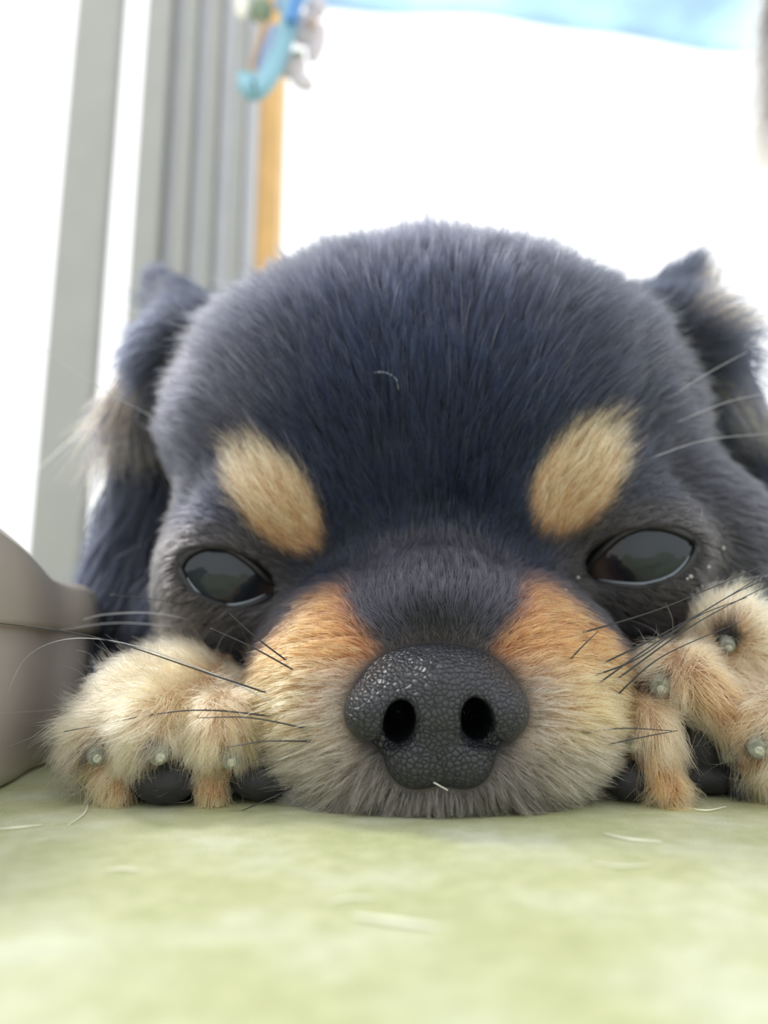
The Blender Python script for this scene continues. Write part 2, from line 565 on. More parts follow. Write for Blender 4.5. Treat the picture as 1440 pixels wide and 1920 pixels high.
def coat_colour(p, g, jit=0.0):
    """markings of the coat, with painted haze, sheen and a lit streak, given where on the dog a hair is rooted"""
    u, v = project(p)
    if jit:
        u = u + rng.normal(0, jit, len(u)); v = v + rng.normal(0, jit, len(v))
    col = np.repeat(BLACK[None], len(p), 0)
    head = (g == HEAD) | (g == MUZ)
    # bluish lens haze painted into the forehead fur, greyer sheen into the temples
    col = mix(col, HAZE_NAVY, head * ellm(u, v, 800, 900, 330, 330, 0, 0.5))
    col = mix(col, TEMPLE_SHEEN, head * (1 - ellm(u, v, 805, 900, 430, 420, 0, 0.35)))
    col = mix(col, LIT_GREY, head * ellm(u, v, 300, 1090, 60, 150, -15, 0.6) * 0.9)  # lit grey streak outside one eye, painted as fur colour
    col = mix(col, TEMPLE_SHEEN * 1.6, head * ellm(u, v, 420, 760, 110, 180, 10, 0.7) * 0.6)
    # brow spots
    col = mix(col, TAN, head * ellm(u, v, 517, 938, 120, 64, 52, 0.16))
    col = mix(col, TAN, head * ellm(u, v, 1080, 905, 116, 72, -57, 0.16))
    # brownish rims round the lids
    for e, s_ in ((EYE_L, 1.0), (EYE_R, 1.0)):
        m = ellm(u, v, e['uv'][0], e['uv'][1], e['ax'][0] * 1.5, e['ax'][1] * 1.95, math.degrees(e['ang']), 0.25)
        col = mix(col, np.array([0.030, 0.026, 0.028]), head * m * 0.8)
    # muzzle: rust cheeks to gold to cream to grey-cream lip
    mz = (g == MUZ) | ((g == HEAD) & (v > 1120))
    left = ellm(u, v, 575, 1310, 112, 220, 28, 0.12)
    right = ellm(u, v, 1068, 1300, 112, 225, -31, 0.12)
    low = ellm(u, v, 822, 1455, 300, 125, 0, 0.12)
    m = np.maximum(np.maximum(left, right), low) * mz
    t = v
    cm = np.repeat(RUST[None], len(p), 0)
    cm = mix(cm, GOLD, sm(t, 1210, 1310))
    cm = mix(cm, CREAM, np.maximum(sm(t, 1345, 1430), sm(t, 1215, 1310) * ellm(u, v, 817, 1350, 225, 190, 0, 0.2)))
    cm = mix(cm, GREYC, sm(t, 1400, 1500))
    col = col * (1 - m[:, None]) + cm * m[:, None]
    # dark bridge and dark ring round the nose pad
    col = mix(col, np.array([0.016, 0.016, 0.024]), mz * ellm(u, v, 815, 1110, 172, 135, 0, 0.15))
    col = mix(col, np.array([0.055, 0.046, 0.045]), mz * ellm(u, v, 818, 1330, 174, 138, 0, 0.10))
    col = mix(col, np.array([0.13, 0.115, 0.112]), mz * ellm(u, v, 822, 1470, 190, 85, 0, 0.3) * 0.85)
    # ears: black, brown-tan fringe low on the outside
    el = g == EAR_L; er = g == EAR_R
    fringe = np.maximum(ellm(u, v, 225, 800, 70, 80, 10, 0.4), ellm(u, v, 225, 690, 50, 40, 0, 0.5) * 0.6)
    col = mix(col, lin(190, 150, 110), el * fringe * (rng.random(len(u)) < 0.6))
    col = mix(col, lin(215, 185, 150), er * np.maximum(ellm(u, v, 1395, 790, 70, 90, 0, 0.4), ellm(u, v, 1365, 560, 60, 60, 0, 0.5) * 0.7) * (rng.random(len(u)) < 0.7))
    col = np.where((el | er)[:, None] & (col.mean(1) < 0.05)[:, None], BLACK * 0.8, col)
    # paws
    pl = g == PAW_L; pr = g == PAW_R
    cp = np.repeat(PALE[None], len(p), 0)
    cp = mix(cp, lin(236, 176, 112), np.maximum(sm(v, 1400, 1480), ellm(u, v, 330, 1290, 110, 50, 0, 0.6) * 0.6))
    cp = mix(cp, lin(238, 182, 130), ellm(u, v, 440, 1370, 60, 90, 0, 0.5))
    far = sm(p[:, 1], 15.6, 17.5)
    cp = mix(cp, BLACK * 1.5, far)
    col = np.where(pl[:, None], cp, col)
    cr = np.repeat(lin(234, 184, 136)[None], len(p), 0)
    cr = mix(cr, PALE, ellm(u, v, 1375, 1165, 90, 60, 0, 0.5))
    cr = mix(cr, lin(205, 142, 88), np.maximum(ellm(u, v, 1345, 1300, 90, 40, 45, 0.5), ellm(u, v, 1235, 1455, 40, 70, -25, 0.5)))
    cr = mix(cr, BROWN, ellm(u, v, 1170, 1330, 28, 130, 14, 0.5) * 0.7)
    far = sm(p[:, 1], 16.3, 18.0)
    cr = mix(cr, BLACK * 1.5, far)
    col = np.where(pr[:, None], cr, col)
    # bare dark skin round the claws
    for cu, cv, cr_ in ((297, 1405, 26), (432, 1412, 20), (180, 1405, 28), (1237, 1275, 26), (1187, 1385, 20), (1364, 1195, 26), (1415, 1390, 30), (1366, 1419, 24)):
        col = mix(col, np.array([0.02, 0.018, 0.018]), (pl | pr) * ellm(u, v, cu, cv, cr_, cr_ * 0.9, 0, 0.3))
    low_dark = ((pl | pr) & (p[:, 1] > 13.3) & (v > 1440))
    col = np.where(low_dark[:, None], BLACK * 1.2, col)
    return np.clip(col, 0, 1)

BG = groups_of(BV)
skin_nt = NT('dog_skin')
att = skin_nt.n('ShaderNodeAttribute'); att.attribute_name = 'coat'
skin_nt.l(att.outputs['Color'], skin_nt.b.inputs['Base Color'])
skin_nt.set(Roughness=0.75)
body_me = fast_mesh('dog', BV, BF, skin_nt.m)
ca = body_me.color_attributes.new('coat', 'FLOAT_COLOR', 'POINT')
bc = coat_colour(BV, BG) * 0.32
ca.data.foreach_set('color', np.concatenate([bc, np.ones((len(bc), 1))], 1).astype(np.float32).ravel())
dog = link('dog', body_me)
tag(dog, 'black and tan long-haired puppy lying with its chin on the floor', 'dog')

# ---- nose -------------------------------------------------------------------
def nose_material():
    nt = NT('nose_leather')
    tc = nt.n('ShaderNodeTexCoord')
    mp = nt.n('ShaderNodeMapping'); nt.l(tc.outputs['Object'], mp.inputs[0])
    vo = nt.n('ShaderNodeTexVoronoi', feature='DISTANCE_TO_EDGE'); vo.inputs['Scale'].default_value = 1500; vo.inputs['Randomness'].default_value = 0.85
    nz = nt.n('ShaderNodeTexNoise'); nz.inputs['Scale'].default_value = 500
    nt.l(mp.outputs[0], nz.inputs['Vector'])
    mixv = nt.n('ShaderNodeMix', data_type='VECTOR'); mixv.inputs[0].default_value = 0.00025
    nt.l(mp.outputs[0], mixv.inputs[4]); nt.l(nz.outputs['Color'], mixv.inputs[5])
    nt.l(mixv.outputs[1], vo.inputs['Vector'])
    h_ = ramp(nt, vo.outputs['Distance'], [(0.0, (0, 0, 0)), (0.10, (0.55,) * 3), (0.35, (1, 1, 1))])
    bp = nt.n('ShaderNodeBump'); bp.inputs['Strength'].default_value = 0.9; bp.inputs['Distance'].default_value = 0.00018
    nt.l(h_.outputs[0], bp.inputs['Height']); nt.l(bp.outputs[0], nt.b.inputs['Normal'])
    c = ramp(nt, vo.outputs['Distance'], [(0.0, (0.004, 0.005, 0.008)), (0.07, (0.012, 0.014, 0.019)), (0.25, (0.022, 0.025, 0.032))])
    nt.l(c.outputs[0], nt.b.inputs['Base Color'])
    nt.set(Roughness=0.36)
    return nt.m

nprims = [
    Ell(P(817, 1312, 12.55), (1.36, 1.10, 0.82), 0.3),
    Ell(P(817, 1275, 12.75), (1.15, 1.15, 0.58), 0.3),
    Ell(P(712, 1335, 12.05), (0.56, 0.62, 0.50), 0.25),
    Ell(P(925, 1333, 12.05), (0.56, 0.62, 0.50), 0.25),
    Ell(P(820, 1330, 11.85), (0.44, 0.45, 0.62), 0.25),
    Ell(P(822, 1405, 12.2), (0.84, 0.62, 0.56), 0.25),
    Ell(P(776, 1424, 12.0), (0.42, 0.42, 0.42), 0.2),
    Ell(P(872, 1424, 12.0), (0.42, 0.42, 0.42), 0.2),
]
ncuts = [
    Ell(P(748, 1350, 11.9), (0.25, 1.35, 0.335), 0.10, rotz_x('y', -0.22), sub=True),
    Ell(P(890, 1346, 11.9), (0.25, 1.35, 0.335), 0.10, rotz_x('y', 0.22), sub=True),
    Cap(P(748, 1378, 11.6), P(688, 1396, 12.0), 0.19, 0.08, 0.08, sub=True),
    Cap(P(890, 1376, 11.6), P(950, 1394, 12.0), 0.19, 0.08, 0.08, sub=True),
    Cap(P(823, 1372, 11.40), P(829, 1492, 11.55), 0.035, 0.12, 0.07, sub=True),
]
h2 = 0.035
nx_, ny_, nz_ = (np.arange(-0.9, 2.6, h2).astype(np.float32), np.arange(10.9, 13.9, h2).astype(np.float32), np.arange(0.1, 3.3, h2).astype(np.float32))
ND = build_field(nprims + ncuts, nx_, ny_, nz_)
NV, NF = surface_nets(ND, nx_, ny_, nz_)
NV = relax(NV, NF, 1, 0.5)
nose = link('nose', fast_mesh('nose', NV, NF, nose_material()), dog)
tag(nose, 'black pebbled nose with two open nostrils')
def nose_d(p):
    d = np.full(len(p), 9.0)
    for q in nprims: d = smin(d, q.d(p[:, 0], p[:, 1], p[:, 2]), q.k)
    return d

# ---- eyes -------------------------------------------------------------------
def eye_material():
    nt = NT('wet_eye')
    tc = nt.n('ShaderNodeTexCoord')
    sep = nt.n('ShaderNodeSeparateXYZ'); nt.l(tc.outputs['Normal'], sep.inputs[0])
    # iris seen through the cornea: facing the viewer side of the ball
    nrm = nt.n('ShaderNodeMath', operation='MULTIPLY'); nrm.inputs[1].default_value = -1
    nt.l(sep.outputs['Y'], nrm.inputs[0])
    r = ramp(nt, nrm.outputs[0], [(0.55, (0.050, 0.036, 0.030)), (0.68, (0.020, 0.014, 0.014)), (0.78, (0.007, 0.007, 0.009)), (0.88, (0.008, 0.012, 0.016)), (0.97, (0.014, 0.020, 0.025))])
    nt.l(r.outputs[0], nt.b.inputs['Base Color'])
    wz = nt.n('ShaderNodeTexNoise'); wz.inputs['Scale'].default_value = 150; wz.inputs['Detail'].default_value = 3
    nt.l(tc.outputs['Object'], wz.inputs['Vector'])
    wb = nt.n('ShaderNodeBump'); wb.inputs['Strength'].default_value = 0.35; wb.inputs['Distance'].default_value = 0.0012
    nt.l(wz.outputs['Fac'], wb.inputs['Height']); nt.l(wb.outputs[0], nt.b.inputs['Normal'])
    nt.set(Roughness=0.07)
    nt.b.inputs['Specular IOR Level'].default_value = 0.38
    nt.b.inputs['Coat Weight'].default_value = 0.0
    nt.b.inputs['Coat Roughness'].default_value = 0.03
    return nt.m
eye_m = eye_material()
lid_m = simple_mat('eyelid_skin', (0.012, 0.011, 0.013), 0.55, 0.2, 900, 0.3)
tear_m = simple_mat('tear_film', (0.16, 0.19, 0.22), 0.08, 0.1, 700)

def sphere_hit(u, v, c, r):
    d = P(u, v, 1.0) - np.array([0, 0, CAM_H]); d /= np.linalg.norm(d)
    o = np.array([0, 0, CAM_H]) - c
    b = o @ d; q = b * b - (o @ o - r * r)
    t = -b - math.sqrt(q) if q > 0 else -b
    p = np.array([0, 0, CAM_H]) + d * t
    if q <= 0: p = c + (p - c) / np.linalg.norm(p - c) * r
    return p

def uv_sphere(c, r, nu=48, nv=32):
    V = [c + np.array([0, -r, 0])]; F = []
    for i in range(1, nv):
        a = math.pi * i / nv
        for j in range(nu):
            b = 2 * math.pi * j / nu
            V.append(c + r * np.array([math.sin(a) * math.cos(b), -math.cos(a), math.sin(a) * math.sin(b)]))
    V.append(c + np.array([0, r, 0]))
    for j in range(nu): F.append((0, 1 + (j + 1) % nu, 1 + j))
    for i in range(nv - 2):
        for j in range(nu):
            a = 1 + i * nu + j; b = 1 + i * nu + (j + 1) % nu
            F.append((a, b, b + nu, a + nu))
    n = len(V) - 1
    for j in range(nu): F.append((n, 1 + (nv - 2) * nu + j, 1 + (nv - 2) * nu + (j + 1) % nu))
    return V, F

LID_L = [(338, 1064), (350, 1046), (372, 1033), (402, 1028), (436, 1038), (468, 1060), (494, 1085), (518, 1106),
         (496, 1120), (462, 1133), (428, 1138), (396, 1132), (370, 1115), (350, 1091)]
LID_R = [(1096, 1087), (1112, 1058), (1134, 1034), (1166, 1007), (1206, 992), (1246, 993), (1282, 1005), (1306, 1022),
         (1294, 1050), (1270, 1076), (1238, 1091), (1202, 1098), (1160, 1096), (1124, 1091)]

def make_eye(e, lid, n_up):
    c, r = e['c'], e['r']
    V, F = uv_sphere(np.zeros(3), r)
    eb = link('eyeball', mesh_from('eyeball', V, F, eye_m), dog, tuple(c * S))
    loop = bez([np.array(p + (0,)) for p in lid + lid[:1]], 84)[:-1]
    cu, cv = e['uv']
    V, F = [], []
    rings = [(0.95, 0.97), (0.965, 1.02), (1.0, 1.045), (1.06, 1.065), (1.14, 1.06), (1.25, 1.02), (1.40, 0.96)]
    n = len(loop)
    for p in loop:
        for s_, rr in rings:
            V.append(sphere_hit(cu + (p[0] - cu) * s_, cv + (p[1] - cv) * s_, c, r * rr))
    m = len(rings)
    for i in range(n):
        j = (i + 1) % n
        for k in range(m - 1): F.append((i * m + k, i * m + k + 1, j * m + k + 1, j * m + k))
    el = link('eyelid', mesh_from('eyelid', V, F, lid_m), dog)
    # wet line along the lower lid
    low = bez([np.array(p + (0,)) for p in lid[n_up:] + lid[:1]], 30)[3:-3]
    pts = [sphere_hit(cu + (p[0] - cu) * 0.935, cv + (p[1] - cv) * 0.935, c, r * 1.005) for p in low]
    rad = [0.03 * math.sin(math.pi * (i + 1) / (len(pts) + 1)) ** 0.5 for i in range(len(pts))]
    V, F = tube(pts, rad, 8)
    link('tear_line', mesh_from('tear_line', V, F, tear_m), dog)
make_eye(EYE_L, LID_L, 7)
make_eye(EYE_R, LID_R, 7)

# ---- pads and claws ---------------------------------------------------------
pad_m = simple_mat('paw_pad', (0.012, 0.012, 0.015), 0.65, 0.3, 900, 0.6)
claw_m = simple_mat('clipped_claw', lin(138, 141, 128), 0.3, 0.35, 2500, 0.3, **{'Transmission_Weight': 0.25})
quick_m = simple_mat('claw_quick', lin(172, 172, 156), 0.4, 0.35, 2600, 0.3)
pads = []
def pad(u, v, d, r, rot=0.0):
    c = P(u, v, d)
    c[2] = max(c[2], r[2] + 0.03)
    V, F = uv_sphere(np.zeros(3), 1.0, 20, 14)
    R = rotz_x('y', rot)
    V = [R @ (np.array(p) * np.array(r)) + c for p in V]
    link('paw_pad', mesh_from('paw_pad', V, F, pad_m), dog)
    pads.append((c, np.array(r)))
pad(308, 1487, 13.0, (0.58, 0.45, 0.40))
pad(492, 1495, 13.3, (0.58, 0.45, 0.36))
pad(180, 1500, 13.6, (0.30, 0.35, 0.25))
pad(1312, 1392, 14.0, (0.50, 0.45, 0.66), 0.25)
pad(1402, 1280, 14.55, (0.34, 0.35, 0.40), 0.5)
pad(1180, 1470, 13.3, (0.42, 0.40, 0.36))
pad(1330, 1485, 13.9, (0.62, 0.40, 0.30))

claws = []
def claw(u, v, r, tilt=(0, 0), stick=0.19):
    p = surf(u, v)
    tip = P(u, v, p[1] - stick)
    back = P(u + tilt[0], v + tilt[1], p[1] + 0.45)
    ax = tip - back; ax /= np.linalg.norm(ax)
    pts = [back, tip - ax * 0.18, tip - ax * 0.05, tip - ax * 0.01, tip]
    V, F = tube(pts, [r * 1.25, r * 1.08, r * 1.02, r * 0.96, r * 0.8], 14)
    o = link('claw', mesh_from('claw', V, F, claw_m), dog)
    off = np.array([r * 0.18, 0, -r * 0.12])
    V, F = tube([tip + off - ax * 0.05, tip + off + ax * 0.012, tip + off + ax * 0.02], [r * 0.55, r * 0.5, r * 0.3], 10)
    link('quick', mesh_from('quick', V, F, quick_m), o)
    claws.append(tip)
for u, v, r in ((297, 1419, 0.155), (432, 1428, 0.145), (180, 1421, 0.14), (1237, 1291, 0.165), (1187, 1399, 0.145), (1364, 1214, 0.13),
                (1421, 1406, 0.16), (1366, 1419, 0.12)):
    claw(u, v, r, (0, -30))

# ----------------------------------------------------------------------------
# fur
# ----------------------------------------------------------------------------
def hair_material(name, rough=0.38):
    m = bpy.data.materials.new(name); m.use_nodes = True
    t = m.node_tree; t.nodes.clear()
    out = t.nodes.new('ShaderNodeOutputMaterial')
    b = t.nodes.new('ShaderNodeBsdfHairPrincipled')
    b.parametrization = 'COLOR'
    a = t.nodes.new('ShaderNodeAttribute'); a.attribute_name = 'hair_colour'
    t.links.new(a.outputs['Color'], b.inputs['Color'])
    b.inputs['Roughness'].default_value = rough
    b.inputs['Radial Roughness'].default_value = 0.45
    b.inputs['Random Roughness'].default_value = 0.2
    t.links.new(b.outputs[0], out.inputs['Surface'])
    return m
fur_m = hair_material('fur')

# flow of the coat: (u, v, du, dv, length in px, lift)
FLOW_HEAD = np.array([
    (800, 1060, 0, -1, 30, .25), (800, 1000, 0, -1, 42, .25), (800, 900, 0, -1, 55, .28), (800, 700, 0, -1, 66, .36), (800, 540, 0, -1, 70, .6), (800, 430, 0, -1, 66, 1.0),
    (620, 500, -.4, -1, 66, .8), (980, 500, .4, -1, 66, .8), (620, 740, -.35, -1, 60, .32), (980, 740, .35, -1, 60, .32),
    (460, 600, -.8, -.6, 75, .7), (1150, 590, .8, -.6, 75, .7), (350, 760, -1, -.15, 75, .4), (1290, 740, 1, -.12, 75, .4),
    (480, 760, -.7, -.8, 65, .35), (1120, 740, .7, -.8, 65, .35),
    (500, 920, -.55, -1, 46, .26), (1085, 890, .45, -1, 46, .26), (560, 1000, -.45, -1, 34, .26), (1030, 970, .3, -1, 34, .26),
    (650, 1000, -.25, -1, 42, .26), (960, 1000, .2, -1, 42, .26),
    (400, 990, -.9, -.5, 36, .35), (1220, 940, .9, -.35, 34, .25), (320, 1010, -1, .0, 50, .42), (1350, 990, 1, .1, 42, .3),
    (310, 1120, -.8, .55, 50, .42), (1340, 1090, .9, .4, 40, .25), (430, 1175, -.7, .6, 40, .22), (1180, 1140, .7, .5, 36, .22),
    (545, 1130, -.8, .25, 34, .22), (1050, 1120, .8, .2, 34, .22),
    (815, 1195, 0, -1, 22, .35), (815, 1120, 0, -1, 32, .32), (720, 1190, -.6, -.8, 24, .32), (915, 1190, .6, -.8, 24, .32), (720, 1110, -.3, -1, 30, .3), (910, 1110, .3, -1, 30, .3),
    (640, 1200, -.9, -.35, 28, .28), (1000, 1195, .9, -.4, 28, .28), (640, 1290, -1, .0, 34, .3), (1005, 1290, 1, -.05, 34, .3),
    (540, 1260, -1, -.05, 40, .25), (1110, 1250, 1, -.15, 40, .25), (520, 1330, -1, .12, 46, .28), (1120, 1330, 1, .1, 46, .28),
    (650, 1380, -1, .25, 40, .32), (1000, 1380, 1, .2, 40, .32), (560, 1430, -.95, .35, 50, .3), (1090, 1420, .95, .35, 50, .3),
    (620, 1480, -.75, .65, 52, .32), (1040, 1480, .75, .65, 52, .32), (720, 1470, -.5, .85, 55, .42), (930, 1470, .5, .85, 55, .42),
    (720, 1520, -.3, .95, 60, .42), (930, 1520, .3, .95, 60, .42), (825, 1500, 0, 1, 56, .45),
], float)
FLOW_EAR_L = np.array([(310, 520, -.5, -.85, 45, .3), (380, 600, -.5, -.7, 50, .3), (280, 640, -.6, .4, 80, .3), (240, 750, -.02, 1, 130, .12), (300, 800, -.2, .95, 160, .2), (250, 850, -.1, 1, 170, .2)], float)
FLOW_EAR_R = np.array([(1300, 500, .55, -.8, 60, .35), (1230, 600, .5, -.7, 50, .3), (1340, 600, .9, -.4, 110, .4), (1370, 720, .6, .6, 110, .3), (1330, 800, .5, .8, 120, .25), (1380, 850, .3, 1, 140, .25)], float)
FLOW_PAW_L = np.array([(330, 1250, -.2, -.6, 40, .6), (250, 1270, -.9, -.2, 50, .5), (200, 1330, -.95, .35, 60, .4), (320, 1330, -.5, .7, 55, .35), (430, 1330, .1, .9, 55, .35),
    (170, 1420, -.5, .85, 55, .35), (260, 1400, -.6, .8, 55, .3), (300, 1430, 0, 1, 26, .3), (340, 1400, .1, 1, 40, .3), (440, 1425, .05, 1, 34, .3), (480, 1370, .3, .9, 50, .35), (230, 1480, -.1, 1, 45, .3), (390, 1490, .0, 1, 45, .3)], float)
FLOW_PAW_R = np.array([(1375, 1140, .2, -.9, 45, .6), (1320, 1160, -.5, -.5, 40, .5), (1430, 1190, .8, .1, 45, .5), (1290, 1230, .3, -.4, 45, .4), (1250, 1250, -.4, .5, 45, .35), (1260, 1310, .2, .9, 45, .35),
    (1340, 1310, .6, .8, 50, .3), (1390, 1380, .5, .85, 45, .3), (1190, 1350, -.2, 1, 50, .35), (1200, 1420, .1, 1, 50, .3), (1250, 1480, .4, .9, 45, .3), (1430, 1340, -.7, .5, 55, .4), (1430, 1450, -.2, 1, 45, .3),
    (1420, 1260, .5, .85, 40, .3)], float)
FLOW_BODY = np.array([(230, 1100, -.15, 1, 110, .2), (260, 880, -.3, 1, 110, .25), (720, 1000, 0, .5, 150, .4), (1430, 1000, .25, 1, 110, .25)], float)
FLOWS = {HEAD: FLOW_HEAD, MUZ: FLOW_HEAD, EAR_L: FLOW_EAR_L, EAR_R: FLOW_EAR_R, PAW_L: FLOW_PAW_L, PAW_R: FLOW_PAW_R, BODY: FLOW_BODY}

def flow_at(u, v, F, pw=3.0):
    num = np.zeros((len(u), 4)); den = np.zeros(len(u))
    for f in F:
        w = 1.0 / ((u - f[0]) ** 2 + (v - f[1]) ** 2 + 900.0) ** (pw / 2)
        num += w[:, None] * f[2:][None]; den += w
    return num / den[:, None]

# triangles of the body
T = np.concatenate([BF[:, [0, 1, 2]], BF[:, [0, 2, 3]]])
A_, B_, C_ = BV[T[:, 0]], BV[T[:, 1]], BV[T[:, 2]]
FN = np.cross(B_ - A_, C_ - A_)
AREA = np.linalg.norm(FN, axis=1) / 2
VN = np.zeros_like(BV)
for q in range(3):
    for k in range(3): VN[:, k] += np.bincount(T[:, q], FN[:, k], len(BV))
VN /= np.linalg.norm(VN, axis=1)[:, None] + 1e-12
# outward check with the field
probe = BV[::50] + VN[::50] * 0.2
if np.mean(field_at(probe) > field_at(BV[::50])) < 0.5:
    VN = -VN; body_me.flip_normals()
cen = (A_ + B_ + C_) / 3
cu_, cv_ = project(cen)
view = np.array([0, 0, CAM_H]) - cen
dist = np.linalg.norm(view, axis=1); view /= dist[:, None]
TG = BG[T[:, 0]]
facing = np.einsum('ij,ij->i', VN[T[:, 0]], view)
dens = AREA * (14.0 / np.maximum(dist, 10)) ** 2
dens *= np.where(facing > -0.25, 1.0, 0.15)
gw = {HEAD: 1.0, MUZ: 1.35, EAR_L: 0.55, EAR_R: 0.55, PAW_L: 1.5, PAW_R: 1.5, BODY: 0.35}
dens *= np.array([gw[g] for g in range(7)])[TG]
dens *= np.where((cu_ < -150) | (cu_ > 1600) | (cen[:, 1] > 30), 0.3, 1.0)
dens *= np.where(cen[:, 2] < 0.08, 0.0, 1.0)

def scatter(N, seed=1, weight=None):
    r_ = np.random.default_rng(seed)
    w = dens if weight is None else dens * weight
    t = r_.choice(len(T), N, p=w / w.sum())
    a = r_.random(N); b = r_.random(N)
    m = a + b > 1; a[m], b[m] = 1 - a[m], 1 - b[m]
    p = A_[t] + (B_[t] - A_[t]) * a[:, None] + (C_[t] - A_[t]) * b[:, None]
    n = VN[T[t, 0]] * (1 - a - b)[:, None] + VN[T[t, 1]] * a[:, None] + VN[T[t, 2]] * b[:, None]
    n /= np.linalg.norm(n, axis=1)[:, None]
    return p, n, BG[T[t, 0]]

NPT = 6
def grow(N, seed):
    p, n, g = scatter(N, seed)
    u, v = project(p)
    # keep the eyes, nose, pads and claws clear
    keep = np.ones(N, bool)
    for e in (EYE_L, EYE_R):
        m = ellm(u, v, e['uv'][0], e['uv'][1], e['ax'][0] * 1.10, e['ax'][1] * 1.14, math.degrees(e['ang']), 0.06)
        keep &= ~((m > 0.4) & ((g == HEAD) | (g == MUZ)))
    keep &= nose_d(p) > 0.02
    for c, r in pads:
        keep &= (((p - c) / (r + 0.02)) ** 2).sum(1) > 1
    for c in claws:
        keep &= np.hypot(p[:, 0] - c[0], p[:, 2] - c[2]) > 0.17
    p, n, g, u, v = p[keep], n[keep], g[keep], u[keep], v[keep]
    N = len(p)
    fl = np.zeros((N, 4))
    for k, F in FLOWS.items():
        m = g == k
        if m.any(): fl[m] = flow_at(u[m], v[m], F)
    # picture flow -> direction on the skin
    t = np.stack([fl[:, 0], np.zeros(N), -fl[:, 1]], 1)
    t -= n * np.einsum('ij,ij->i', t, n)[:, None]
    t /= np.linalg.norm(t, axis=1)[:, None] + 1e-9
    # slow wander so that the coat breaks into locks
    q = p * 2.1
    wob = np.stack([np.sin(q[:, 0] * 1.7 + 1.3 * np.sin(q[:, 2] * 1.1)), np.sin(q[:, 1] * 1.9 + q[:, 0]), np.sin(q[:, 2] * 1.6 + 1.7 * np.sin(q[:, 0] * 1.3))], 1)
    paw = (g == PAW_L) | (g == PAW_R)
    r_ = np.random.default_rng(seed + 100)
    jit = r_.normal(0, 1, (N, 3)) * np.where(paw, 0.26, np.where(g == MUZ, 0.14, 0.10))[:, None]
    t = t + wob * np.where(paw, 0.16, 0.07)[:, None] + jit
    d0 = t + n * (fl[:, 3] + r_.normal(0, 0.08, N))[:, None]
    d0 /= np.linalg.norm(d0, axis=1)[:, None]
    L = fl[:, 2] * p[:, 1] / FPX * r_.uniform(0.6, 1.25, N)
    long_ = r_.random(N) < np.where((g == HEAD) & (v < 700), 0.10, 0.03)
    L = np.where(long_, L * 1.6, L) * np.where(g == MUZ, 1.15, 1.0)
    # shorter next to the lids and the nose leather
    for e in (EYE_L, EYE_R):
        m = ellm(u, v, e['uv'][0], e['uv'][1], e['ax'][0] * 1.75, e['ax'][1] * 2.3, math.degrees(e['ang']), 0.4)
        L = np.where((g == HEAD) | (g == MUZ), L * (1 - 0.5 * m), L)
    L *= 0.45 + 0.55 * sm(nose_d(p), 0.02, 0.45)
    s_ = np.linspace(0, 1, NPT)
    bend = (t - n * 0.25)
    curl = r_.normal(0, 1, (N, 3)) * np.where(paw, 0.22, 0.07)[:, None]
    pts = p[:, None, :] + L[:, None, None] * (s_[None, :, None] * d0[:, None, :] + (s_ ** 2)[None, :, None] * (0.22 * bend + curl)[:, None, :])
    pts[:, :, 2] -= (s_ ** 2)[None, :] * (L * 0.08)[:, None]
    # clump tips
    cell = np.where(paw, 0.18, np.where(g == MUZ, 0.15, 0.16))
    key = np.floor(p / cell[:, None] + r_.normal(0, 0.15, (N, 3))).astype(np.int64)
    hsh = (key[:, 0] * 73856093) ^ (key[:, 1] * 19349663) ^ (key[:, 2] * 83492791)
    _, first, inv = np.unique(hsh, return_index=True, return_inverse=True)
    gd = pts[first][inv]
    near = (np.linalg.norm(gd[:, 0] - p, axis=1) < 0.4) & (g[first][inv] == g)
    cl = np.where(near, np.where(paw, 0.62, 0.55), 0)[:, None, None] * (s_ ** 1.4)[None, :, None]
    pts = pts * (1 - cl) + gd * cl
    pts[:, :, 2] = np.maximum(pts[:, :, 2], 0.03)
    # colour, root to tip; roots darkened to paint in self-shadow
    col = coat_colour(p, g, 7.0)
    val = r_.lognormal(0, np.where(g == MUZ, 0.5, 0.36), N)
    col = np.clip(col * val[:, None], 0, 0.92)
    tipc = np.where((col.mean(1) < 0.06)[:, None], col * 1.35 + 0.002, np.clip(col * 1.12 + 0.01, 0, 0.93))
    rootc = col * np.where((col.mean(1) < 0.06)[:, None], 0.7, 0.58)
    # grizzled strands in the tan and cream
    dark = (r_.random(N) < np.where((col.mean(1) > 0.12) & ~paw, np.where((v > 1390) & (g == MUZ), 0.32, 0.16), 0.0))
    rootc[dark] *= 0.15; tipc[dark] *= 0.15
    pale = (r_.random(N) < np.where((g == HEAD) & (col.mean(1) < 0.06), 0.075 - 0.06 * ellm(u, v, 800, 980, 260, 260, 0, 0.5), 0.0))
    tipc[pale] = np.array([0.19, 0.18, 0.19]) * r_.uniform(0.3, 1.5, (int(pale.sum()), 1))
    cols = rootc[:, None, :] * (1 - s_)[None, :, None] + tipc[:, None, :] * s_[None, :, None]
    wid = np.array([0.0046 if not q_ else 0.0044 for q_ in paw]) * r_.uniform(0.8, 1.25, N)
    wid *= p[:, 1] / 12.5 * np.where(g == MUZ, 1.2, 1.0)
    wid = np.where((g == BODY), wid * 3, np.where((g == EAR_L) | (g == EAR_R), wid * 1.7, wid))
    rad = wid[:, None] * (1.0 - 0.8 * s_ ** 1.5)[None, :]
    return pts, cols, rad, g, u, v, col

